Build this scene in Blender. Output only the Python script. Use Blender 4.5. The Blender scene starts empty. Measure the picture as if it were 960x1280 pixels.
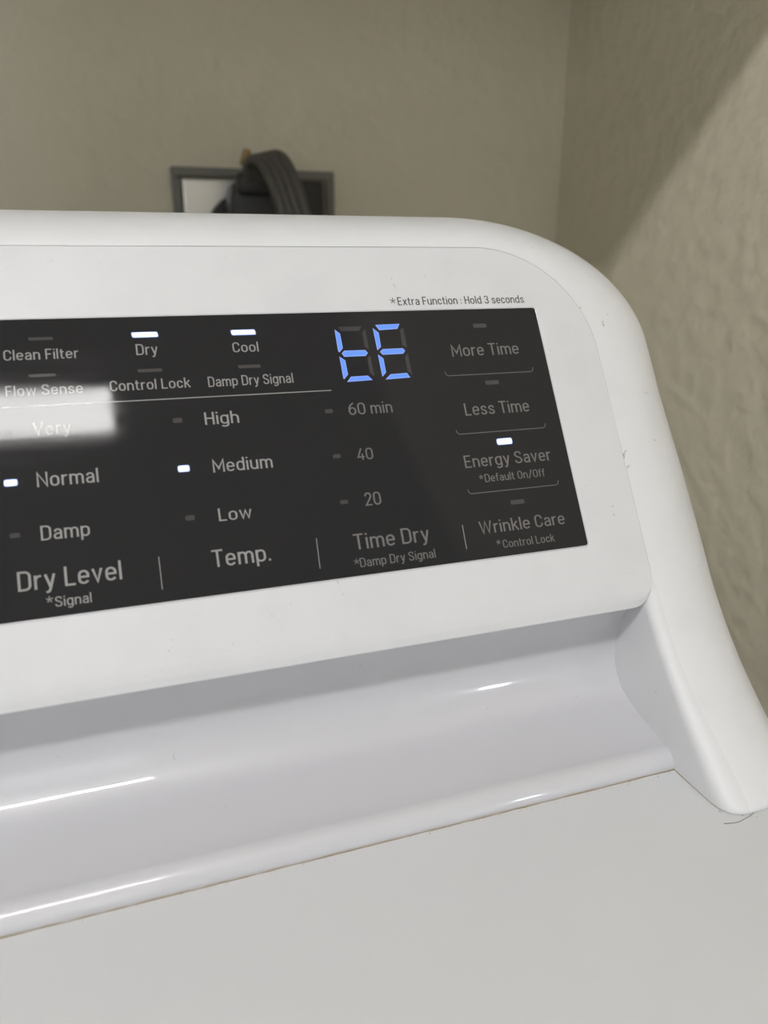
import bpy, bmesh, math, random
from mathutils import Vector, Matrix
random.seed(7)
sc = bpy.context.scene
COL = sc.collection
ZC = 1.1165                      # camera height above the floor
F = 961.0                        # focal length in pixels of a 960x1280 frame

# ---------------------------------------------------------------- camera
R = ((0.94483812, 0.10289675, 0.31095528),
     (-0.32752578, 0.30490594, 0.89429259),
     (0.00279231, 0.9468076, -0.3217881))
cam = bpy.data.cameras.new('camera')
cam.sensor_fit = 'VERTICAL'; cam.sensor_height = 36.0
cam.lens = F / 1280.0 * 36.0
cam.clip_start = 0.01; cam.clip_end = 50
cam.dof.use_dof = True; cam.dof.focus_distance = 0.228
cam.dof.aperture_fstop = cam.lens / 2.4
co = bpy.data.objects.new('camera', cam); COL.objects.link(co)
co.matrix_world = Matrix(((R[0][0], R[0][1], -R[0][2], 0),
                          (R[1][0], R[1][1], -R[1][2], 0),
                          (R[2][0], R[2][1], -R[2][2], ZC),
                          (0, 0, 0, 1)))
sc.camera = co

# ---------------------------------------------------------------- world, exposure, light levels
SKY = 1.95                        # fill light let in by the added, unseen window behind the camera
w = bpy.data.worlds.new('world'); sc.world = w; w.use_nodes = True
w.node_tree.nodes['Background'].inputs[0].default_value = (0.96, 0.985, 1.0, 1)
w.node_tree.nodes['Background'].inputs[1].default_value = SKY
sc.view_settings.view_transform = 'Standard'; sc.view_settings.look = 'None'
sc.view_settings.exposure = 0.0; sc.view_settings.gamma = 1.0
sc.view_settings.use_curve_mapping = False
LAMP = 56.0                      # radiance of the ceiling lamp's diffuser

# ---------------------------------------------------------------- materials
def lin(c): c /= 255.0; return c/12.92 if c <= 0.04045 else ((c+0.055)/1.055)**2.4
def srgb(r, g, b): return (lin(r), lin(g), lin(b), 1)
def mat(name, col, rough=0.5, metal=0.0, emit=None, es=0.0, spec=0.5, coat=0.0, coat_r=0.05):
    m = bpy.data.materials.new(name); m.use_nodes = True
    b = m.node_tree.nodes['Principled BSDF']
    b.inputs['Base Color'].default_value = col
    b.inputs['Roughness'].default_value = rough
    b.inputs['Metallic'].default_value = metal
    b.inputs['Specular IOR Level'].default_value = spec
    b.inputs['Coat Weight'].default_value = coat
    b.inputs['Coat Roughness'].default_value = coat_r
    if emit:
        b.inputs['Emission Color'].default_value = emit
        b.inputs['Emission Strength'].default_value = es
    return m
def nodes(m): return m.node_tree.nodes, m.node_tree.links, m.node_tree.nodes['Principled BSDF']
def add_bump(m, scale, strength, dist, detail=3.0, ramp=None, voronoi=False):
    n, l, b = nodes(m)
    tc = n.new('ShaderNodeTexCoord')
    t = n.new('ShaderNodeTexNoise'); t.inputs['Scale'].default_value = scale; t.inputs['Detail'].default_value = detail
    l.new(tc.outputs['Object'], t.inputs['Vector'])
    out = t.outputs[0]
    if ramp:
        r = n.new('ShaderNodeValToRGB'); r.color_ramp.elements[0].position = ramp[0]; r.color_ramp.elements[1].position = ramp[1]
        l.new(out, r.inputs[0]); out = r.outputs[0]
    bp = n.new('ShaderNodeBump'); bp.inputs['Strength'].default_value = strength; bp.inputs['Distance'].default_value = dist
    l.new(out, bp.inputs['Height']); l.new(bp.outputs[0], b.inputs['Normal'])
    return bp
def add_mottle(m, scale, c1, c2, p1=0.35, p2=0.65, detail=4.0):
    n, l, b = nodes(m)
    tc = n.new('ShaderNodeTexCoord'); t = n.new('ShaderNodeTexNoise')
    t.inputs['Scale'].default_value = scale; t.inputs['Detail'].default_value = detail
    l.new(tc.outputs['Object'], t.inputs['Vector'])
    r = n.new('ShaderNodeValToRGB'); e = r.color_ramp.elements
    e[0].position = p1; e[0].color = c1; e[1].position = p2; e[1].color = c2
    l.new(t.outputs[0], r.inputs[0]); l.new(r.outputs[0], b.inputs['Base Color'])

def add_flecks(m, scale=210, lo=0.728, hi=0.77, col=(0.36, 0.34, 0.31, 1)):
    n, l, b = nodes(m); tc = n.new('ShaderNodeTexCoord'); t = n.new('ShaderNodeTexNoise')
    t.inputs['Scale'].default_value = scale; t.inputs['Detail'].default_value = 4; t.inputs['Distortion'].default_value = 1.5
    l.new(tc.outputs['Object'], t.inputs['Vector'])
    mr = n.new('ShaderNodeMapRange'); mr.inputs[1].default_value = lo; mr.inputs[2].default_value = hi
    l.new(t.outputs[0], mr.inputs[0])
    mx = n.new('ShaderNodeMix'); mx.data_type = 'RGBA'; mx.inputs[7].default_value = col
    bc = b.inputs['Base Color']
    if bc.is_linked: l.new(bc.links[0].from_socket, mx.inputs[6])
    else: mx.inputs[6].default_value = bc.default_value[:]
    l.new(mr.outputs[0], mx.inputs[0]); l.new(mx.outputs[2], bc)
M = {}
M['wall'] = mat('greige_textured_paint', (0.62, 0.585, 0.50, 1), 0.7, spec=0.3)
add_bump(M['wall'], 70, 0.38, 0.0018, 5, (0.38, 0.62))
add_mottle(M['wall'], 5, (0.64, 0.60, 0.485, 1), (0.675, 0.635, 0.515, 1))
M['ceiling'] = mat('ceiling_paint', (0.75, 0.74, 0.71, 1), 0.8)
M['floor'] = mat('vinyl_floor', (0.28, 0.24, 0.2, 1), 0.5)
add_mottle(M['floor'], 9, (0.24, 0.2, 0.16, 1), (0.33, 0.29, 0.24, 1))
M['trim'] = mat('trim_paint', (0.75, 0.74, 0.71, 1), 0.45)
M['fascia'] = mat('satin_white_plastic', (0.68, 0.68, 0.675, 1), 0.42)
add_bump(M['fascia'], 1500, 0.25, 0.0001, 2)
add_mottle(M['fascia'], 55, (0.585, 0.59, 0.615, 1), (0.605, 0.61, 0.635, 1), 0.3, 0.5)
add_flecks(M['fascia'])
M['housing'] = mat('white_moulded_plastic', (0.68, 0.68, 0.68, 1), 0.3)
add_mottle(M['housing'], 60, (0.63, 0.64, 0.665, 1), (0.655, 0.665, 0.69, 1), 0.3, 0.5)
add_flecks(M['housing'])
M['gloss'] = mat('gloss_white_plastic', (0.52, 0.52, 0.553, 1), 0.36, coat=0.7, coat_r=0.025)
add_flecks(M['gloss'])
M['housing_gloss'] = mat('glossy_moulded_edge', (0.635, 0.645, 0.67, 1), 0.5, coat=0.7, coat_r=0.03)
add_flecks(M['housing_gloss'])
M['enamel'] = mat('white_enamel', (0.63, 0.64, 0.665, 1), 0.4)
add_bump(M['enamel'], 700, 0.12, 0.0002, 2)
M['glass'] = mat('smoked_glass', (0.021, 0.0205, 0.022, 1), 0.07, spec=0.16)
n_, l_, b_ = nodes(M['glass'])      # faint wiped smudges: roughness only
tc = n_.new('ShaderNodeTexCoord'); mp = n_.new('ShaderNodeMapping'); mp.inputs['Scale'].default_value = (18, 150, 150)
mp.inputs['Rotation'].default_value = (0.3, 0.2, 0.35)
t_ = n_.new('ShaderNodeTexNoise'); t_.inputs['Scale'].default_value = 1.0; t_.inputs['Detail'].default_value = 5; t_.inputs['Distortion'].default_value = 1.2
l_.new(tc.outputs['Object'], mp.inputs[0]); l_.new(mp.outputs[0], t_.inputs['Vector'])
mr = n_.new('ShaderNodeMapRange'); mr.inputs[1].default_value = 0.35; mr.inputs[2].default_value = 0.75; mr.inputs[3].default_value = 0.03; mr.inputs[4].default_value = 0.085
l_.new(t_.outputs[0], mr.inputs[0]); l_.new(mr.outputs[0], b_.inputs['Roughness'])
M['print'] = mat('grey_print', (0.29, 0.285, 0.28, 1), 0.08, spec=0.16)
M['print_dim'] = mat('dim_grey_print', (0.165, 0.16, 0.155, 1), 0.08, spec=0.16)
M['line'] = mat('line_print', (0.33, 0.33, 0.33, 1), 0.08, spec=0.16)
M['print_dark'] = mat('dark_print', (0.05, 0.05, 0.05, 1), 0.5)
M['lens_off'] = mat('unlit_lens', (0.07, 0.066, 0.066, 1), 0.08, spec=0.16)
M['seg_off'] = mat('unlit_segment', (0.058, 0.055, 0.058, 1), 0.08, spec=0.16)
M['led'] = mat('lit_led', (0.8, 0.85, 1, 1), 0.4, emit=(0.66, 0.78, 1.0, 1), es=1.15)
M['led_rim'] = mat('led_rim', (0.3, 0.4, 0.8, 1), 0.4, emit=(0.16, 0.24, 0.62, 1), es=0.5)
M['seg'] = mat('lit_segment', (0.02, 0.05, 0.2, 1), 0.4, emit=(0.125, 0.30, 0.98, 1), es=0.9)
M['seg_rim'] = mat('segment_rim', (0.05, 0.08, 0.2, 1), 0.4, emit=(0.36, 0.46, 1.0, 1), es=0.85)
M['steel'] = mat('brushed_steel', (0.62, 0.61, 0.6, 1), 0.3, 1.0)
M['box_frame'] = mat('grey_box_edge', (0.17, 0.165, 0.15, 1), 0.5)
M['black'] = mat('black_moulding', (0.028, 0.027, 0.027, 1), 0.5)
M['cord'] = mat('grey_cord_jacket', (0.085, 0.08, 0.076, 1), 0.5)
M['brass'] = mat('brass', (0.3, 0.2, 0.09, 1), 0.4, 1.0)
M['dust'] = mat('lint_dust', (0.16, 0.145, 0.12, 1), 0.9)
M['hair'] = mat('brown_hair', (0.12, 0.1, 0.08, 1), 0.6)
M['grime'] = mat('seam_grime', (0.32, 0.27, 0.19, 1), 0.9)
M['lamp'] = mat('lamp_diffuser', (0.9, 0.9, 0.9, 1), 0.5, emit=(1.0, 0.98, 0.965, 1), es=LAMP)

M['lamp2'] = mat('cool_lamp_glass', (0.9, 0.9, 0.9, 1), 0.5, emit=(0.72, 0.85, 1.0, 1), es=45)
# ---------------------------------------------------------------- helpers
def link(name, bm, m, parent=None, smooth=False, origin=None, auto=None):
    me = bpy.data.meshes.new(name)
    bmesh.ops.recalc_face_normals(bm, faces=bm.faces)
    if origin is not None: bmesh.ops.translate(bm, vec=-Vector(origin), verts=bm.verts)
    bm.to_mesh(me); bm.free()
    o = bpy.data.objects.new(name, me); COL.objects.link(o)
    if m: me.materials.append(M[m])
    if smooth:
        for p in me.polygons: p.use_smooth = True
        if auto: me.set_sharp_from_angle(angle=math.radians(auto))
    if origin is not None: o.location = origin
    if parent is not None:
        o.parent = parent
        o.matrix_parent_inverse = parent_world(parent).inverted()
    return o
def parent_world(p):
    bpy.context.view_layer.update(); return p.matrix_world
def empty(name, loc, label, cat, group=None):
    o = bpy.data.objects.new(name, None); COL.objects.link(o); o.location = loc; o.empty_display_size = 0.05
    o['label'] = label; o['category'] = cat
    if group: o['group'] = group
    return o
def box(bm, x0, x1, y0, y1, z0, z1, bev=0, seg=2):
    vs = [bm.verts.new((x, y, z)) for x in (x0, x1) for y in (y0, y1) for z in (z0, z1)]
    fs = [bm.faces.new([vs[i] for i in q]) for q in ((0,1,3,2),(4,6,7,5),(0,4,5,1),(2,3,7,6),(0,2,6,4),(1,5,7,3))]
    if bev:
        es = list({e for f in fs for e in f.edges})
        bmesh.ops.bevel(bm, geom=es, offset=bev, segments=seg, profile=0.5, affect='EDGES')
def tube(bm, pts, r, n=10, close=True):
    rings = []; prev = None
    for i, p in enumerate(pts):
        a = pts[max(i-1, 0)]; b = pts[min(i+1, len(pts)-1)]
        t = (b - a).normalized()
        up = prev if prev is not None else (Vector((0, 0, 1)) if abs(t.z) < 0.9 else Vector((1, 0, 0)))
        s = t.cross(up).normalized(); up = s.cross(t).normalized(); prev = up
        rr = r[i] if isinstance(r, (list, tuple)) else r
        rings.append([bm.verts.new(p + (s*math.cos(k*2*math.pi/n) + up*math.sin(k*2*math.pi/n))*rr) for k in range(n)])
    for a, b in zip(rings, rings[1:]):
        for k in range(n): bm.faces.new((a[k], a[(k+1) % n], b[(k+1) % n], b[k]))
    if close: bm.faces.new(rings[0][::-1]); bm.faces.new(rings[-1])
def catmull(P, n=8):
    P = [Vector(p) for p in P]; Q = [2*P[0]-P[1]] + P + [2*P[-1]-P[-2]]; out = []
    for i in range(1, len(Q)-2):
        for k in range(n):
            t = k/n; a, b, c, d = Q[i-1:i+3]
            out.append(0.5*((2*b)+(c-a)*t+(2*a-5*b+4*c-d)*t*t+(3*b-a-3*c+d)*t**3))
    out.append(P[-1]); return out

# ---------------------------------------------------------------- room
WX, WY = 0.3575, 0.5958            # right wall, back wall
LX, FY = -2.1, -1.9
CH = 2.4465
def struct(name, bm, m):
    o = link(name, bm, m); o['kind'] = 'structure'; return o
bm = bmesh.new(); box(bm, LX-0.1, 2.3, FY-0.1, WY+0.1, -0.1, 0); struct('floor', bm, 'floor')
bm = bmesh.new(); box(bm, LX-0.1, 2.3, FY-0.1, WY+0.1, CH, CH+0.1); struct('ceiling', bm, 'ceiling')
bm = bmesh.new(); box(bm, LX-0.1, WX+0.0, WY, WY+0.1, 0, CH); struct('wall_back', bm, 'wall')
bm = bmesh.new(); box(bm, WX, WX+0.11, -0.30, WY+0.1, 0, CH); struct('wall_right', bm, 'wall')
bm = bmesh.new(); box(bm, LX-0.1, LX, FY, WY, 0, CH); struct('wall_left', bm, 'wall')
bm = bmesh.new(); WA, WB, WC, WD = -1.9, 0.0, 1.02, 2.15
for a in ((LX-0.1, WA, 0, CH), (WB, 2.3, 0, CH), (WA, WB, 0, WC), (WA, WB, WD, CH)): box(bm, a[0], a[1], FY-0.1, FY, a[2], a[3])
struct('wall_front', bm, 'wall')
bm = bmesh.new()
for a in ((WA, WB, WC, WC+.05), (WA, WB, WD-.05, WD), (WA, WA+.05, WC+.05, WD-.05), (WB-.05, WB, WC+.05, WD-.05), ((WA+WB)/2-.025, (WA+WB)/2+.025, WC+.05, WD-.05)): box(bm, a[0], a[1], FY-0.08, FY-0.02, a[2], a[3], .004)
struct('fill_window_1', bm, 'trim')  # unseen window opening, added so the sky fills the shaded walls
pl_ = bpy.data.lights.new('fill_window_portal', 'AREA'); pl_.shape = 'RECTANGLE'; pl_.size = WB-WA; pl_.size_y = WD-WC; pl_.cycles.is_portal = True
po = bpy.data.objects.new('fill_window_portal', pl_); COL.objects.link(po); po.location = ((WA+WB)/2, FY-0.09, (WC+WD)/2); po.rotation_euler = (math.radians(90), 0, 0)
bm = bmesh.new(); box(bm, 2.2, 2.3, FY, -0.20, 0, CH); struct('wall_hall_end', bm, 'wall')
bm = bmesh.new(); box(bm, WX+0.11, 2.2, -0.30, -0.20, 0, CH); struct('wall_hall_side', bm, 'wall')
# bulkhead over the machines, its lower front edge draws the slanting shadow on the right wall
bm = bmesh.new(); box(bm, LX, WX, WY-0.32, WY, ZC+0.222, CH, 0.003); struct('trim_1', bm, 'trim')
bm = bmesh.new(); box(bm, LX, WX-0.012, WY-0.012, WY, 0, 0.09, 0.002); struct('baseboard_back', bm, 'trim')
bm = bmesh.new(); box(bm, WX-0.012, WX, -0.30, WY, 0, 0.09, 0.002); struct('baseboard_right', bm, 'trim')

# ceiling lamp mirrored in the glass panel
zl = CH
def lamp(x0, x1, y0, y1, m, label):
    t = empty('ceiling_light', ((x0+x1)/2, (y0+y1)/2, CH), label, 'light')
    b = bmesh.new()
    for a in ((x0-.015, x1+.015, y0-.015, y0), (x0-.015, x1+.015, y1, y1+.015), (x0-.015, x0, y0, y1), (x1, x1+.015, y0, y1)):
        box(b, a[0], a[1], a[2], a[3], CH-0.045, CH-0.0005)
    link('frame', b, 'trim', t)
    b = bmesh.new(); box(b, x0+.0005, x1-.0005, y0+.0005, y1-.0005, CH-0.040, CH-0.002, 0.004); link('diffuser', b, m, t)
    return t
lamp(-1.24, -0.018, -0.878, -0.748, 'lamp', 'long ceiling lamp whose reflection shows at the left of the black glass panel')

wl = empty('wall_lamp', (1.02, FY, 1.22), 'small cool wall lamp glinting as a short blue-white streak in the white groove', 'light')
b = bmesh.new(); box(b, 0.96, 1.08, FY+0.0005, FY+0.015, 1.10, 1.34, 0.004); link('back_plate', b, 'trim', wl)
b = bmesh.new(); bmesh.ops.create_cone(b, cap_ends=True, segments=20, radius1=0.04, radius2=0.04, depth=0.20, matrix=Matrix.Translation((1.02, FY+0.055, 1.22))); link('lamp_shade', b, 'lamp2', wl, True, auto=40)

# ---------------------------------------------------------------- dryer geometry frame
TX, TY, TZ = 0.1287241, 0.22421036, -0.01722756 + ZC     # upper right corner of the glass panel
st, ct = math.sin(math.radians(31.5)), math.cos(math.radians(31.5))
PV = Vector((0, st, ct)); NV = Vector((0, -ct, st)); T = Vector((TX, TY, TZ))
def PP(u, v, h=0.0): return T + Vector((u, 0, 0)) + PV*v + NV*h
def px(x, y):
    """photograph measurement -> place on the panel plane (u, v)"""
    c = (x-480.0, 640.0-y, F)
    wv = Vector([sum(R[i][j]*c[j] for j in range(3)) for i in range(3)])
    T0 = T - Vector((0, 0, ZC))
    p = wv * (T0.dot(NV)/wv.dot(NV)) - T0
    return p.x, p.dot(PV)
ZT = -0.1465 + ZC            # worktop height
XC = -0.163                  # centre of the dryer
dryer = empty('dryer', (XC, 0.05, 0), 'white clothes dryer with a slanted control console and a black lit display panel', 'dryer')

# cabinet body and worktop
bm = bmesh.new(); box(bm, 2*XC-0.186, 0.186, -0.32, 0.40, 0.03, ZT-0.012, 0.006); link('cabinet_body', bm, 'enamel', dryer)
for sx in (2*XC-0.14, 0.14):
    for sy in (-0.27, 0.35):
        bm = bmesh.new(); bmesh.ops.create_cone(bm, cap_ends=True, segments=16, radius1=0.022, radius2=0.016, depth=0.03, matrix=Matrix.Translation((sx, sy, 0.015)))
        link('foot', bm, 'black', dryer)
bm = bmesh.new(); box(bm, 2*XC-0.192, 0.192, -0.33, 0.405, ZT-0.03, ZT, 0.005, 3); link('worktop', bm, 'enamel', dryer, True, auto=40)

# console housing: a rounded frame lofted up the right post, round the corner and along the top
SU, SV, RC = 0.0197, 0.0215, 0.037
BACKY = 0.325
def sm(x): x = max(0.0, min(1.0, x)); return x*x*(3-2*x)
def section(v):
    """list of (out_right, out_top, setback, weight) for a station at height v"""
    low = sm((-0.090 - v)/0.008)
    gin = -0.0031*low
    rf = 0.00006 + (0.0040 + 0.0022*sm((-0.115-v)/0.03))*low
    pts = [(gin, gin, 0.052), (gin, gin, 0.03), (gin, gin, 0.014)]
    for i in range(7):
        a = i/6*math.pi/2
        pts.append((gin + rf*(1-math.cos(a)), gin + rf*(1-math.cos(a)), rf*(1-math.sin(a))))
    f_r, f_t = 0.0063, 0.0012
    for i in range(15):
        a = i/14*math.pi/2
        pts.append((f_r + 0.0255*math.sin(a), f_t + 0.0103*math.sin(a), None, a))
    return pts
def xflare(v):
    T_ = ((-0.035, 0), (-0.06, .0014), (-0.09, .0022), (-0.11, .0022), (-0.125, .0025), (-0.14, .0038), (-0.153, .0066))
    if v >= T_[0][0]: return 0
    for (a, fa), (b, fb) in zip(T_, T_[1:]):
        if v >= b: return fa + (fb-fa)*(a-v)/(a-b)
    return T_[-1][1]
def station(u_fn, v, phi):
    rows = []
    rs = 0.0255*(1-sm(phi/1.5708)) + 0.020*sm(phi/1.5708)
    for p in section(v):
        sb = p[2] if p[2] is not None else rs*(1-math.cos(p[3]))
        u, vv = u_fn(p[0], p[1])
        q = PP(u, vv); dy = 0.0; dz = q.z - ZT
        if dz < 0.048 and phi == 0:
            k = (0.048-dz)/0.048
            fl = 0.0165*k**1.8
            if dz < 0.0045: fl -= 0.0030*(1-math.sqrt(max(0, 1-((0.0045-dz)/0.0045)**2)))
            dy = -fl*max(0, 1-max(0, sb-0.004)/0.035)
        if phi == 0: q.x += xflare(v)*max(0, p[0])/0.0318
        q.y += sb + dy
        rows.append(q)
    last = rows[-1].copy(); mid = last.copy(); mid.y = last.y*0.6+BACKY*0.4; last.y = BACKY
    rows += [mid, last]
    return rows
VB = (ZT - TZ)/ct
stations = []
vs = [VB + 0.0045/ct*(1-math.cos(i/6*math.pi/2)) if False else VB + (0.0045/ct)*(i/6)**1.7 for i in range(7)]
vv = vs[-1]
while vv < SV-RC-0.004:
    vv += 0.0025 if vv < -0.085 else 0.006
    vs.append(min(vv, SV-RC-0.0005))
for v in vs: stations.append(station(lambda r, t, v=v: (SU+r, v), v, 0))
cu, cv = SU-RC, SV-RC
for i in range(1, 29):
    ph = i/28*math.pi/2
    stations.append(station(lambda r, t, ph=ph: (cu+(RC+r)*math.cos(ph), cv+(RC+t)*math.sin(ph)), 0.0, ph))
uc = XC-TX
for i in range(1, 13):
    uu = cu + (uc-cu)*i/12
    stations.append(station(lambda r, t, uu=uu: (uu, SV+t), 0.0, math.pi/2))
full = stations + [[Vector((2*XC-p.x, p.y, p.z)) for p in s] for s in stations[-2::-1]]
bm = bmesh.new()
g = [[bm.verts.new(p) for p in s] for s in full]
for a, b in zip(g, g[1:]):
    for k in range(len(a)-1):
        f = bm.faces.new((a[k], a[k+1], b[k+1], b[k])); f.material_index = 2 if k < 9 else 0
bm.faces.new([s[-1] for s in g])
hs = link('console_housing', bm, 'housing', dryer, True, auto=50); hs.data.materials.append(M['gloss']); hs.data.materials.append(M['housing_gloss'])

# groove under the console: one extruded moulding
prof = [(0.1775, -0.0975), (0.1760, -0.1012)] + [(0.1755 + 0.0115*math.sin(math.radians(a)), -0.1205 + 0.0178*math.cos(math.radians(a))) for a in range(4, 91, 8)] + [(0.1870, -0.1229)]
cx_, cz_, r_ = 0.1720, -0.1229, 0.0150
for i in range(1, 17):
    a = -math.radians(75)*i/16
    prof.append((cx_ + r_*math.cos(a), cz_ + r_*math.sin(a)))
prof += [(0.1715, -0.1386), (0.1660, -0.1399), (0.1600, -0.1413)]
fc = (0.1600-0.0010, -0.1413-0.0052)
for i in range(1, 10):
    a = math.radians(78 + 100*i/9)
    prof.append((fc[0] + 0.0053*math.cos(a), fc[1] + 0.0053*math.sin(a)))
prof[-1] = (prof[-1][0], -0.1468)
bm = bmesh.new(); x1 = TX+SU-0.0031+0.0006; x0 = 2*XC-x1
ra = [bm.verts.new((x0, y, z+ZC)) for y, z in prof]; rb = [bm.verts.new((x1, y, z+ZC)) for y, z in prof]
for k in range(len(prof)-1): bm.faces.new((ra[k], ra[k+1], rb[k+1], rb[k]))
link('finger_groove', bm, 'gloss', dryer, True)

# fascia plate with rounded corners and a softly bevelled lip
def fascia_outline():
    pts = []
    U, V, LB = SU-0.00002, SV-0.00002, -0.0985
    rc, rb_ = RC-0.00008, 0.0085
    for i in range(9):
        a = -math.pi/2 + i/8*math.pi/2; pts.append((U-rb_+rb_*math.cos(a), LB+rb_+rb_*math.sin(a)))
    for i in range(25):
        a = i/24*math.pi/2; pts.append((U-rc+rc*math.cos(a), V-rc+rc*math.sin(a)))
    return pts + [(2*uc-u, v) for u, v in pts[::-1]]
def inset(pts, fn):
    out = []; n = len(pts)
    for i in range(n):
        a = Vector(pts[i-1]); b = Vector(pts[(i+1) % n]); c = Vector(pts[i])
        d1 = (c-a).normalized(); d2 = (b-c).normalized()
        n1 = Vector((d1.y, -d1.x)); n2 = Vector((d2.y, -d2.x)); m_ = (n1+n2).normalized()
        out.append(c - m_*fn(m_)/max(0.5, m_.dot(n1)))
    return out
def bev_w(nv): return 0.00010 + 0.0021*max(0, -nv.y)**2
def plate(name, pts, levels, m, parent, smooth=True, cap_back=True):
    """levels: list of (inset factor, height)"""
    bm = bmesh.new(); rings = []
    for f_, h_ in levels:
        q = inset(pts, lambda nv: bev_w(nv)*f_) if f_ else [Vector(p) for p in pts]
        rings.append([bm.verts.new(PP(p[0], p[1], h_ if not callable(h_) else h_)) for p in q])
    for a, b in zip(rings, rings[1:]):
        for k in range(len(a)): bm.faces.new((a[k], a[(k+1) % len(a)], b[(k+1) % len(a)], b[k]))
    bm.faces.new(rings[-1])
    return link(name, bm, m, parent, smooth, auto=30)
O = fascia_outline()
fascia = plate('fascia_plate', O, [(0, -0.0062), (0, -0.0010), (0.06, -0.0008), (0.92, -0.00006), (1.0, 0.0)], 'fascia', dryer)

# smoked glass display panel with a thin raised rim
PW, PH = 2*uc, 0.0778
def rrect(u0, u1, v0, v1, r, n=4):
    pts = []
    for (a0, cx, cy) in ((-90, u1-r, v0+r), (0, u1-r, v1-r), (90, u0+r, v1-r), (180, u0+r, v0+r)):
        for i in range(n+1):
            a = math.radians(a0+90*i/n); pts.append((cx+r*math.cos(a), cy+r*math.sin(a)))
    return pts
# the rim: a narrow ring between two outlines
bm = bmesh.new()
o1 = rrect(PW-0.0005, 0.0005, -PH-0.0005, 0.0005, 0.0013); i1 = rrect(PW, 0, -PH, 0, 0.0009)
a_ = [bm.verts.new(PP(u, v, 0.0)) for u, v in o1]; b2 = [bm.verts.new(PP((u+p)/2, (v+q)/2, 0.00028)) for (u, v), (p, q) in zip(o1, i1)]; c_ = [bm.verts.new(PP(u, v, 0.0)) for u, v in i1]
for A, B in ((a_, b2), (b2, c_)):
    for k in range(len(A)): bm.faces.new((A[k], A[(k+1) % len(A)], B[(k+1) % len(A)], B[k]))
link('panel_rim', bm, 'gloss', fascia, True)
bm = bmesh.new(); pts = rrect(PW, 0, -PH, 0, 0.0009)
lo = [bm.verts.new(PP(u, v, -0.0005)) for u, v in pts]; hi = [bm.verts.new(PP(u, v, 0.00018)) for u, v in pts]
for k in range(len(lo)): bm.faces.new((lo[k], lo[(k+1) % len(lo)], hi[(k+1) % len(lo)], hi[k]))
bm.faces.new(hi)
panel = link('display_panel', bm, 'glass', dryer)
panel['label'] = 'black glass display panel with grey lettering and lit indicators'

# ---------------------------------------------------------------- flat print and lights on the panel
def flat_poly(bm, uv, h, th=0.00012):
    top = [bm.verts.new(PP(u, v, h)) for u, v in uv]
    bot = [bm.verts.new(PP(u, v, h-th)) for u, v in uv]
    bm.faces.new(top)
    for k in range(len(top)): bm.faces.new((bot[k], bot[(k+1) % len(top)], top[(k+1) % len(top)], top[k]))
H0 = 0.00021
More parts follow.
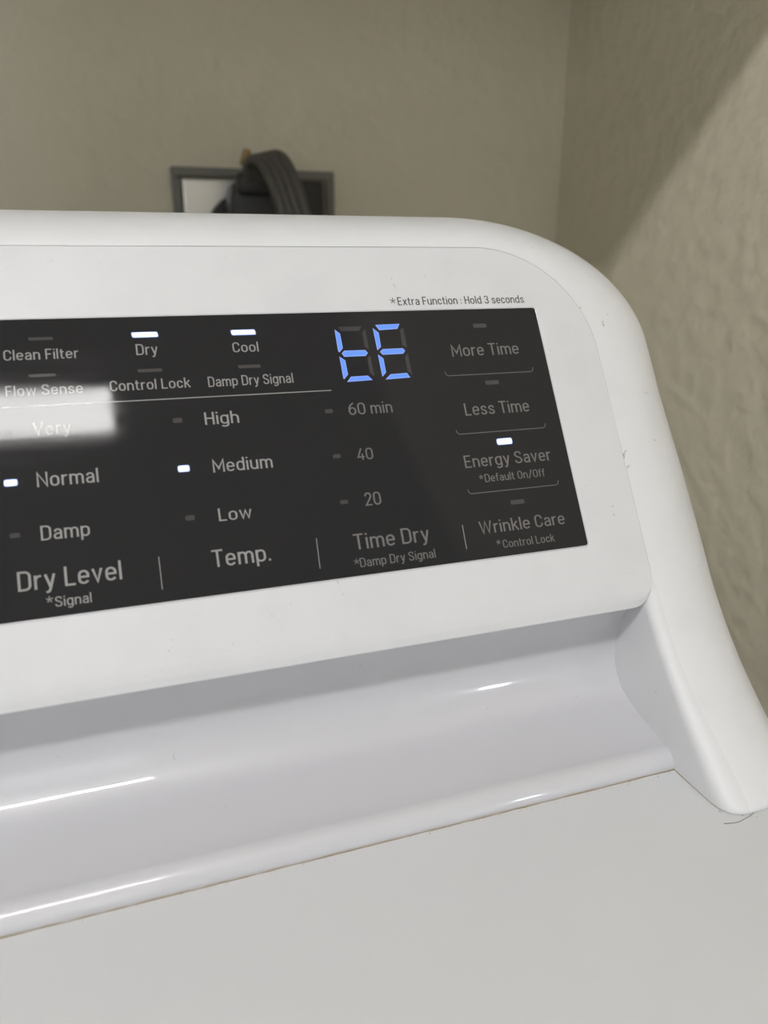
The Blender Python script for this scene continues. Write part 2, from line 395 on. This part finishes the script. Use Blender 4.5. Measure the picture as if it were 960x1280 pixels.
# a narrow stroke lettering: each glyph is a list of centre lines, cap height 1
def arc(cx, cy, rx, ry, a0, a1, n=6):
    return [(cx+rx*math.cos(math.radians(a0+(a1-a0)*i/n)), cy+ry*math.sin(math.radians(a0+(a1-a0)*i/n))) for i in range(n+1)]
def cm(*P): return [(p.x, p.y) for p in catmull([(x, y, 0) for x, y in P], 4)]
XT = 0.68
def ring(x0, x1, y0, y1, ry):
    c, r = (x0+x1)/2, (x1-x0)/2
    p = arc(c, y1-ry, r, ry, 180, 0, 10) + arc(c, y0+ry, r, ry, 0, -180, 10)
    return p + [p[0]]
def gl():
    G = {}; c = .95; b = .05
    G['C'] = (.50, [[(.45, .68)] + arc(.25, c-.22, .2, .22, 0, 180, 10) + arc(.25, b+.22, .2, .22, 180, 360, 10) + [(.45, .32)]])
    G['D'] = (.52, [[(.27, b), (.05, b), (.05, c), (.27, c)] + arc(.27, c-.22, .2, .22, 90, 0) + arc(.27, b+.22, .2, .22, 0, -90)])
    G['E'] = (.44, [[(.44, c), (.05, c), (.05, b), (.44, b)], [(.05, .51), (.40, .51)]])
    G['F'] = (.42, [[(.42, c), (.05, c), (.05, 0)], [(.05, .49), (.38, .49)]])
    G['H'] = (.52, [[(.05, 0), (.05, 1)], [(.47, 0), (.47, 1)], [(.05, .51), (.47, .51)]])
    G['L'] = (.42, [[(.05, 1), (.05, b), (.42, b)]])
    G['T'] = (.50, [[(0, c), (.50, c)], [(.25, c), (.25, 0)]])
    G['V'] = (.54, [[(.04, 1), (.27, .04), (.50, 1)]])
    G['W'] = (.80, [[(.04, 1), (.22, .05), (.40, .95), (.58, .05), (.76, 1)]])
    G['M'] = (.66, [[(.05, 0), (.05, .93), (.33, .28), (.61, .93), (.61, 0)]])
    G['N'] = (.55, [[(.05, 0), (.05, .95), (.50, .05), (.50, 1)]])
    G['O'] = (.52, [ring(.05, .47, b, c, .24)]); G['0'] = G['O']
    G['S'] = (.51, [cm((.45, .74), (.40, .89), (.26, .95), (.11, .89), (.06, .74), (.12, .60), (.26, .51), (.40, .42), (.46, .27), (.41, .11), (.25, .05), (.10, .11), (.05, .27))])
    G['s'] = (.42, [cm((.36, .50), (.32, .63), (.21, .67), (.10, .62), (.07, .51), (.12, .41), (.21, .36), (.32, .30), (.37, .20), (.33, .09), (.21, .05), (.09, .09), (.05, .20))])
    G['a'] = (.43, [cm((.07, .52), (.12, .64), (.22, .67), (.33, .63), (.38, .50)) + [(.38, 0)], cm((.38, .39), (.22, .39), (.10, .34), (.05, .22), (.09, .09), (.19, .05), (.31, .09), (.38, .18))])
    G['c'] = (.42, [[(.38, .48)] + arc(.215, XT-.01-.19, .165, .19, 0, 180, 8) + arc(.215, b+.19, .165, .19, 180, 360, 8) + [(.38, .24)]])
    G['e'] = (.45, [[(.05, .37), (.40, .37)] + arc(.225, .47, .175, .20, 0, 180, 8) + arc(.225, b+.19, .175, .19, 180, 335, 8)])
    G['o'] = (.46, [ring(.05, .41, b, .67, .20)])
    G['n'] = (.45, [[(.05, 0), (.05, .72)], [(.05, .42)] + arc(.225, .47, .175, .20, 160, 0, 8) + [(.40, 0)]])
    G['h'] = (.45, [[(.05, 0), (.05, 1)], [(.05, .42)] + arc(.225, .47, .175, .20, 160, 0, 8) + [(.40, 0)]])
    G['m'] = (.72, [[(.05, 0), (.05, .72)], [(.05, .44)] + arc(.205, .49, .155, .18, 160, 0, 8) + [(.36, 0)], [(.36, .44)] + arc(.515, .49, .155, .18, 160, 0, 8) + [(.67, 0)]])
    G['u'] = (.45, [[(.40, 0), (.40, .72)], [(.05, .72)] + arc(.225, .25, .175, .20, 180, 340, 8) + [(.40, .30)]])
    G['r'] = (.29, [[(.05, 0), (.05, .72)], [(.05, .44), (.09, .60), (.17, .66), (.29, .67)]])
    G['p'] = (.46, [[(.05, -.24), (.05, .72)], ring(.05, .41, b, .67, .20)])
    G['d'] = (.46, [[(.41, 0), (.41, 1)], ring(.05, .41, b, .67, .20)])
    G['g'] = (.46, [[(.41, .72), (.41, -.03)] + arc(.23, -.03, .18, .17, 0, -150, 7), ring(.05, .41, b, .67, .20)])
    G['k'] = (.42, [[(.05, 0), (.05, 1)], [(.05, .30), (.37, .72)], [(.17, .44), (.40, 0)]])
    G['l'] = (.10, [[(.05, 0), (.05, 1)]])
    G['i'] = (.10, [[(.05, 0), (.05, .72)], [(.05, .87), (.05, .98)]])
    G['t'] = (.29, [[(.11, .92)] + [(.11, .17), (.14, .08), (.21, .05), (.29, .05)], [(0, .67), (.27, .67)]])
    G['f'] = (.28, [[(.11, 0), (.11, .80), (.14, .91), (.21, .95), (.29, .95)], [(0, .67), (.26, .67)]])
    G['v'] = (.43, [[(.04, .72), (.215, .05), (.39, .72)]])
    G['w'] = (.66, [[(.04, .72), (.18, .06), (.33, .66), (.48, .06), (.62, .72)]])
    G['y'] = (.43, [[(.04, .72), (.22, .06)], [(.39, .72), (.20, -.08), (.15, -.17), (.04, -.19)]])
    G['x'] = (.42, [[(.03, 0), (.39, .72)], [(.03, .72), (.39, 0)]])
    G['.'] = (.11, [[(.055, 0), (.055, .12)]])
    G[':'] = (.11, [[(.055, .06), (.055, .18)], [(.055, .50), (.055, .62)]])
    G['/'] = (.40, [[(.03, -.08), (.37, 1.04)]])
    G['6'] = (.50, [ring(.05, .45, b, .60, .24), [(.05, .32)] + cm((.05, .34), (.07, .62), (.20, .86), (.36, 1.0))])
    G['4'] = (.52, [[(.52, .25), (.05, .25), (.34, 1)], [(.38, .52), (.38, 0)]])
    G['2'] = (.49, [cm((.06, .72), (.11, .89), (.25, .95), (.39, .89), (.43, .73), (.37, .55), (.06, .05)) + [(.47, .05)]])
    G['3'] = (.48, [cm((.05, .78), (.12, .91), (.24, .95), (.37, .90), (.42, .75), (.36, .59), (.20, .53)), cm((.20, .53), (.37, .47), (.43, .29), (.38, .11), (.23, .05), (.10, .10), (.04, .24))])
    return G
GL = gl()
def ribbon(bm, P, wd, f):
    Q = []
    for p in P:
        if not Q or (Vector(p)-Q[-1]).length > 1e-4: Q.append(Vector(p))
    closed = (Q[0]-Q[-1]).length < 1e-3
    if closed: Q.pop()
    n = len(Q); L = []
    for i in range(n):
        a = Q[i-1] if (i or closed) else None; b = Q[(i+1) % n] if (i < n-1 or closed) else None
        d1 = (Q[i]-a).normalized() if a is not None else None; d2 = (b-Q[i]).normalized() if b is not None else None
        d1 = d1 or d2; d2 = d2 or d1
        m1 = Vector((-d1.y, d1.x)); m2 = Vector((-d2.y, d2.x)); m_ = m1+m2
        m_ = m_.normalized() if m_.length > 1e-3 else m1
        k = wd/2/max(0.42, m_.dot(m1))
        L.append((bm.verts.new(f(Q[i]+m_*k)), bm.verts.new(f(Q[i]-m_*k))))
    for i in range(n if closed else n-1):
        a, b = L[i], L[(i+1) % n]; bm.faces.new((a[0], a[1], b[1], b[0]))
def text(body, left, right, top, m='print', parent=None, wd=0.105, h=H0):
    """left/right: baseline ends, top: y of the cap line above 'left' (photograph measurements)"""
    (u0, v0), (u1, v1) = px(*left), px(*right)
    cap = px(left[0], top)[1] - v0; vb = (v0+v1)/2
    x = 0; runs = []
    for ch in body:
        if ch == ' ': x += 0.25; continue
        wg, st_ = GL[ch]; runs.append((x, st_)); x += wg+0.115
    tot = x-0.115; sx = (u1-u0)/tot
    bm = bmesh.new()
    lv = 0
    for x, st_ in runs:
        for j, P in enumerate(st_):
            ribbon(bm, P, wd, lambda q, j=j: PP(u0+(x+q.x)*sx, vb+q.y*cap, h+j*0.000004))
    o = link('lettering', bm, m, parent or panel)
    bpy.context.view_layer.update()
    return o
TXT = [('Clean Filter', (5, 451.5), (98.5, 447.6), 438.5), ('Flow Sense', (7.5, 496), (104, 491.5), 483),
 ('Dry', (170.8, 444.6), (197.5, 443), 431), ('Cool', (291.5, 441), (323.5, 439.5), 428.6),
 ('Control Lock', (138, 489), (238.3, 485), 476), ('Damp Dry Signal', (260.8, 483.5), (367, 479.2), 470.8),
 ('High', (256.7, 531), (299.3, 529), 515.4), ('Very', (42.3, 545), (89.6, 542), 528.8),
 ('Normal', (46.7, 609), (123.8, 603), 590.6), ('Medium', (266.7, 590.4), (341.3, 585.2), 573.8),
 ('Damp', (51.7, 675), (113, 670.5), 656.7), ('Low', (274, 651.8), (315.4, 647.5), 635.8),
 ('Dry Level', (23, 739.6), (153, 724.5), 714.8), ('Signal', (69.6, 758.6), (115, 753), 745.8),
 ('Temp.', (266.5, 709.8), (339, 700.5), 688), ('60 min', (436.6, 518.8), (491, 516), 504),
 ('40', (447.3, 575.4), (467, 574), 560.8), ('20', (457, 632.5), (477, 630.5), 616),
 ('Time Dry', (443.5, 686.5), (537.5, 677.3), 666.5), ('Damp Dry Signal', (450.5, 707.6), (545, 698.5), 696),
 ('More Time', (565.5, 446), (649, 442.5), 431), ('Less Time', (582, 520), (662, 514.3), 504.4),
 ('Energy Saver', (581.7, 585.4), (689, 575.3), 569.8), ('Default On/Off', (606.7, 603), (681.3, 595.3), 593),
 ('Wrinkle Care', (600.4, 667.5), (706.5, 655.5), 651.5), ('Control Lock', (629.3, 684.6), (693.5, 677.3), 674.4)]
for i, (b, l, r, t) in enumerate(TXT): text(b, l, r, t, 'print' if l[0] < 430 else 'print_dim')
def star(c, m='print', parent=None, rr=0.0008):
    u, v = px(*c); bm = bmesh.new()
    for k in range(5):
        a = math.pi/2 + k*2*math.pi/5; d = Vector((math.cos(a), math.sin(a))); s = Vector((-d.y, d.x))
        q = [(u+s.x*.00008, v+s.y*.00008), (u-s.x*.00008, v-s.y*.00008), (u+d.x*rr-s.x*.00013, v+d.y*rr-s.y*.00013), (u+d.x*rr+s.x*.00013, v+d.y*rr+s.y*.00013)]
        flat_poly(bm, q, H0, 0.00004)
    link('asterisk', bm, m, parent or panel)
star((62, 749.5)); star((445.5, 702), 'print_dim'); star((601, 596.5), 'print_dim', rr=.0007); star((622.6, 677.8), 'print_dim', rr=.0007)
text('Extra Function : Hold 3 seconds', (497.8, 381.7), (655.3, 378.6), 371.6, 'print_dark', fascia, wd=0.12, h=0.00006)
star((490.8, 376.3), 'print_dark', fascia, rr=.00095)

def stroke(bm, uvs, wd, h=H0):
    for a, b in zip(uvs, uvs[1:]):
        a, b = Vector(a), Vector(b); d = (b-a).normalized(); s = Vector((-d.y, d.x))*wd/2
        flat_poly(bm, [a+s, a-s, b-s, b+s], h, 0.00004)
bm = bmesh.new(); stroke(bm, [px(0, 510.2), px(414, 488.2)], 0.00024); 
u0, v0 = px(0, 510.2); stroke(bm, [(-0.30, v0), (u0, v0)], 0.00024); link('divider_line', bm, 'line', panel)
for a, b in (((198.3, 696), (203, 737)), ((395.2, 673), (400, 711)), ((577.6, 656.5), (583, 686.5))):
    bm = bmesh.new(); stroke(bm, [px(*a), px(*b)], 0.00022); link('divider_line', bm, 'print', panel)
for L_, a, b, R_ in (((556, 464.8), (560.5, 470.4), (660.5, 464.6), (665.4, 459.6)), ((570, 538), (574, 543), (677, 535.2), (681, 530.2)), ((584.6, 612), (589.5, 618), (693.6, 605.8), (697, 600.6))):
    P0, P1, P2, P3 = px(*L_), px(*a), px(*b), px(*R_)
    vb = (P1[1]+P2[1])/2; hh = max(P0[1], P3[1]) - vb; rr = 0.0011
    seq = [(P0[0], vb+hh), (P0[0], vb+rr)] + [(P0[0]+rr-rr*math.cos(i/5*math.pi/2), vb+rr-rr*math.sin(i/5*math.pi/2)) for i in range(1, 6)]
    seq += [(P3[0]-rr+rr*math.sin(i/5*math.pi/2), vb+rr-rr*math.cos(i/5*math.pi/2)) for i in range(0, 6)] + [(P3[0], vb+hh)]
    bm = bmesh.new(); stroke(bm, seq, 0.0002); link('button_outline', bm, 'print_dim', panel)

def indicator(x, y, wpx, hpx, lit, shear=0.0):
    (u, v) = px(x, y); ua = px(x-wpx/2, y)[0]; ub = px(x+wpx/2, y)[0]; hv = abs(px(x, y-hpx/2)[1]-px(x, y+hpx/2)[1])
    W_ = ub-ua
    def rr(k): 
        pts = rrect(u-W_/2-k, u+W_/2+k, v-hv/2-k, v+hv/2+k, min(hv*0.33, W_*0.33), 3)
        return [(p-shear*(q-v), q) for p, q in pts]
    bm = bmesh.new(); flat_poly(bm, rr(0), H0+(0.00006 if lit else 0), 0.00006)
    o = link('indicator_light', bm, 'led' if lit else 'lens_off', panel)
    if lit:
        o['label'] = 'lit white indicator light'
        bm = bmesh.new(); flat_poly(bm, rr(0.00022), H0, 0.00004); link('glow_rim', bm, 'led_rim', panel)
for a in ((51, 423.8, 31, 3.6, 0, 0.2), (181, 418.8, 31, 5, 1, 0.15), (304, 415.8, 29, 5, 1, 0.15), (53, 469.6, 34, 3.6, 0, 0.2), (187.5, 463.3, 31, 4, 0, 0.2), (311.7, 458.3, 28, 4, 0, 0.2),
          (222, 525.8, 12, 6, 0), (229.6, 586, 13, 6.5, 1), (237.5, 647.5, 12, 6.5, 0), (8.5, 541, 13, 6, 0), (13.5, 603.8, 15, 6.5, 1), (18.8, 669.6, 13, 6, 0),
          (411, 514.3, 10, 5, 0), (420.8, 570.5, 10, 5, 0), (430, 627.7, 10, 5, 0), (599.3, 407.4, 16.5, 5, 0), (614.8, 478.3, 17, 5.2, 0), (630.2, 551.9, 18, 6.5, 1), (646.5, 627.5, 17.5, 5.6, 0)):
    indicator(*a)

SEG = [
 (0, [(165,140),(385,135),(358,176),(192,180)]),
 (1, [(133,165),(183,203),(209,335),(178,376),(166,362)]),
 (1, [(200,385),(222,360),(415,354),(440,380),(420,408),(222,416)]),
 (1, [(178,415),(232,450),(257,580),(222,622),(214,612)]),
 (1, [(250,648),(285,600),(440,590),(484,630)]),
 (0, [(388,188),(415,160),(452,350),(410,322)]),
 (0, [(436,430),(462,400),(503,600),(458,565)]),
 (1, [(508,122),(732,112),(712,158),(545,170)]),
 (1, [(485,152),(540,195),(561,325),(528,355)]),
 (1, [(552,370),(578,345),(762,337),(784,360),(766,387),(578,397)]),
 (1, [(533,395),(584,432),(608,560),(575,600)]),
 (1, [(604,625),(650,577),(800,565),(832,606)]),
 (0, [(735,165),(765,145),(802,330),(758,310)]),
 (0, [(782,415),(808,385),(850,580),(806,545)])]
for lit, q in SEG:
    uv = [Vector(px(400+x/7.385, 390+y/7.385)) for x, y in q]
    c = sum(uv, Vector((0, 0)))/len(uv)
    bm = bmesh.new(); flat_poly(bm, uv, H0, 0.00004)
    o = link('digit_segment', bm, 'seg_rim' if lit else 'seg_off', panel)
    if lit:
        o['label'] = 'lit blue digit segment'
        ar = sum(uv[i-1].x*uv[i].y - uv[i].x*uv[i-1].y for i in range(len(uv)))
        pts = uv if ar > 0 else uv[::-1]
        ins = inset([tuple(p) for p in pts], lambda n_: 0.00017)
        bm = bmesh.new(); flat_poly(bm, ins, H0+0.00004, 0.00003); link('segment_core', bm, 'seg', panel)

# ---------------------------------------------------------------- outlet, plug and cord on the back wall
outlet = empty('wall_outlet', (0.108, WY, ZC), 'steel dryer outlet plate in a grey frame on the wall behind the dryer', 'outlet')
ox0, ox1, oz1 = 0.0498, 0.1658, ZC+0.0545; oz0 = oz1-0.118
bm = bmesh.new()
for a in ((ox0, ox1, oz1-.006, oz1), (ox0, ox1, oz0, oz0+.006), (ox0, ox0+.006, oz0+.006, oz1-.006), (ox1-.006, ox1, oz0+.006, oz1-.006)):
    box(bm, a[0], a[1], WY-0.006, WY-0.0002, a[2], a[3], 0.001)
link('outlet_frame', bm, 'box_frame', outlet)
bm = bmesh.new(); box(bm, ox0+.007, ox1-.007, WY-0.0045, WY-0.0004, oz0+.007, oz1-.007, 0.0015); link('cover_plate', bm, 'steel', outlet)
bm = bmesh.new(); bmesh.ops.create_cone(bm, cap_ends=True, segments=40, radius1=0.027, radius2=0.0262, depth=0.004, matrix=Matrix.Translation((0.0985, WY-0.0064, ZC+0.0115)) @ Matrix.Rotation(math.pi/2, 4, 'X'))
link('receptacle_face', bm, 'black', outlet, True, auto=40)
for dx in (-0.045, 0.045):
    bm = bmesh.new(); bmesh.ops.create_uvsphere(bm, u_segments=14, v_segments=7, radius=0.0032, matrix=Matrix.Translation((0.108+dx, WY-0.0045, oz0+0.018)) @ Matrix.Diagonal((1, 0.5, 1, 1)))
    link('screw', bm, 'steel', outlet, True)

plug = empty('power_plug', (0.127, WY-0.02, ZC+0.02), 'black dryer plug with a thick ribbed grey cord looping over it', 'plug')
# plug body: outline in the wall plane, given depth and rounded edges
def at(x, y, Y):
    c = (x-480.0, 640.0-y, F); wv = [sum(R[i][j]*c[j] for j in range(3)) for i in range(3)]
    return Vector((wv[0]*Y/wv[1], Y, wv[2]*Y/wv[1] + ZC))
A_, B_ = at(287, 227, WY-0.036), at(405, 226, WY-0.036)
zt_ = B_.z - ZC; xa, xb = A_.x, B_.x
shape = [(xa, zt_-0.013), (xa+0.003, zt_-0.003), (xa+0.010, zt_), (xb, zt_), (xb, zt_-0.025), (xb-0.001, zt_-0.062), (xb-0.010, zt_-0.07), (xa+0.010, zt_-0.07), (xa+0.001, zt_-0.058)]
bm = bmesh.new()
lv = [bm.verts.new((x, WY-0.0095, ZC+z)) for x, z in shape]; hv = [bm.verts.new((x, WY-0.036, ZC+z)) for x, z in shape]
bm.faces.new(lv); bm.faces.new(hv[::-1])
for k in range(len(lv)): bm.faces.new((lv[k], hv[k], hv[(k+1) % len(lv)], lv[(k+1) % len(lv)]))
bmesh.ops.bevel(bm, geom=list(bm.edges), offset=0.003, segments=3, profile=0.5, affect='EDGES')
link('plug_body', bm, 'black', plug, True, auto=50)
for k, x in enumerate((0.114, 0.126, 0.138)):
    bm = bmesh.new(); box(bm, x-0.0008, x+0.0008, WY-0.0097, WY-0.0050, ZC+0.0, ZC+0.018); link('prong', bm, 'brass', plug)
# cord: four conductors side by side
Y0 = WY-0.036
path = catmull([at(324, 240, Y0+0.004), at(322, 222, Y0-0.004), at(321, 206, Y0-0.010), at(327, 197, Y0-0.018), at(339, 200, Y0-0.027), at(350, 217, Y0-0.034), at(360, 243, Y0-0.040),
                at(368, 268, Y0-0.043), at(377, 300, Y0-0.045), at(388, 350, Y0-0.045), at(392, 480, Y0-0.03), at(380, 640, Y0-0.02)], 8)
side = Vector((0.97, 0.1, 0.22)).normalized()
bm = bmesh.new()
for k in range(4):
    off = (k-1.5)*0.0050
    tube(bm, [p + side*off*min(1, 0.7+i/30*0.3) for i, p in enumerate(path)], 0.0034, 10)
link('power_cord', bm, 'cord', plug, True)
c = at(318, 228, Y0-0.002)
bm = bmesh.new(); box(bm, c.x-0.012, c.x+0.014, Y0-0.006, Y0+0.006, c.z-0.008, c.z+0.006, 0.003); link('cord_clamp', bm, 'black', plug, True, auto=50)
c = at(307, 197, Y0-0.008)
bm = bmesh.new(); bmesh.ops.create_cone(bm, cap_ends=True, segments=14, radius1=0.0030, radius2=0.0024, depth=0.010, matrix=Matrix.Translation(c) @ Matrix.Rotation(math.radians(15), 4, 'Y'))
link('clamp_screw', bm, 'brass', plug, True, auto=40)

# ---------------------------------------------------------------- dust, lint and grime
def wt(x, y, z=-0.1465):
    c = (x-480.0, 640.0-y, F); wv = [sum(R[i][j]*c[j] for j in range(3)) for i in range(3)]
    return Vector((wv[0]*z/wv[2], wv[1]*z/wv[2], z+ZC))
bm = bmesh.new()
def speck(c, r, nrm):
    t1 = nrm.orthogonal().normalized(); t2 = nrm.cross(t1)
    a0 = random.random()*6.28; el = random.uniform(0.35, 1)
    ps = [c + nrm*0.00005 + (t1*math.cos(a0+k*1.2566) + t2*math.sin(a0+k*1.2566)*el)*r*random.uniform(0.5, 1) for k in range(5)]
    q = [bm.verts.new(p) for p in ps]; tp = bm.verts.new(c + nrm*(0.00005+r*0.5))
    for k in range(5): bm.faces.new((q[k], q[(k+1) % 5], tp))
UPV = Vector((0, 0, 1))
for i in range(150):
    t = random.random()**0.7
    x = -0.04 + 0.185*t
    speck(Vector((x, 0.1532-abs(random.gauss(0, 0.0007)), ZT)), random.uniform(0.00008, 0.00022), UPV)
for i in range(60):
    x = 0.144 + 0.022*random.random()
    speck(Vector((x, 0.1318-abs(random.gauss(0, 0.0012)) + (0.004 if x < 0.149 else 0), ZT)), random.uniform(0.00008, 0.00028), UPV)
for i in range(70):
    speck(Vector((random.uniform(-0.05, 0.16), random.uniform(0.08, 0.15), ZT)), random.uniform(0.00005, 0.00014), UPV)
o = link('lint_specks', bm, 'dust'); o['kind'] = 'stuff'; o['label'] = 'grey lint specks scattered on the worktop along the console seam'; o['category'] = 'lint'
bm = bmesh.new()
for (x, y) in ((203, 838), (363, 755), (340, 770), (215, 800), (182, 845), (60, 330), (365, 345), (700, 430), (710, 410), (705, 418), (668, 345), (790, 640)):
    u, v = px(x, y); 
    if u < 0.0195: speck(PP(u, v), random.uniform(0.00008, 0.0002), NV)
for i in range(60):
    u = random.uniform(-0.16, 0.018); v = random.choice((random.uniform(-0.097, -0.079), random.uniform(0.001, 0.02)))
    speck(PP(u, v), random.uniform(0.00004, 0.00009), NV)
o = link('dust_specks', bm, 'dust', fascia); o['kind'] = 'stuff'
bm = bmesh.new()
tube(bm, catmull([wt(905, 1030), wt(922, 1028), wt(934, 1022), wt(944, 1015)], 6), 0.00009, 6)
bmesh.ops.translate(bm, vec=(0, 0, 0.0001), verts=bm.verts)
o = link('hair', bm, 'hair'); o['label'] = 'short curved brown hair lying on the worktop by the console foot'; o['category'] = 'hair'
# grime packed into the joint between groove and worktop, and round the foot
bm = bmesh.new()
pts = []
for i in range(90):
    x = -0.12 + (TX+0.0168+0.12)*i/89; pts.append(Vector((x, 0.1534+random.uniform(-.00007, .00007), ZT+0.0001)))
tube(bm, pts, [random.uniform(0.00010, 0.00022) for _ in pts], 6)
foot = [s for s in stations[0]][1:22]
pts = [Vector((p.x, p.y-0.0001, ZT+0.0001)) for p in foot]
tube(bm, pts, [random.uniform(0.00010, 0.00022) for _ in pts], 6)
link('seam_grime', bm, 'grime', dryer)
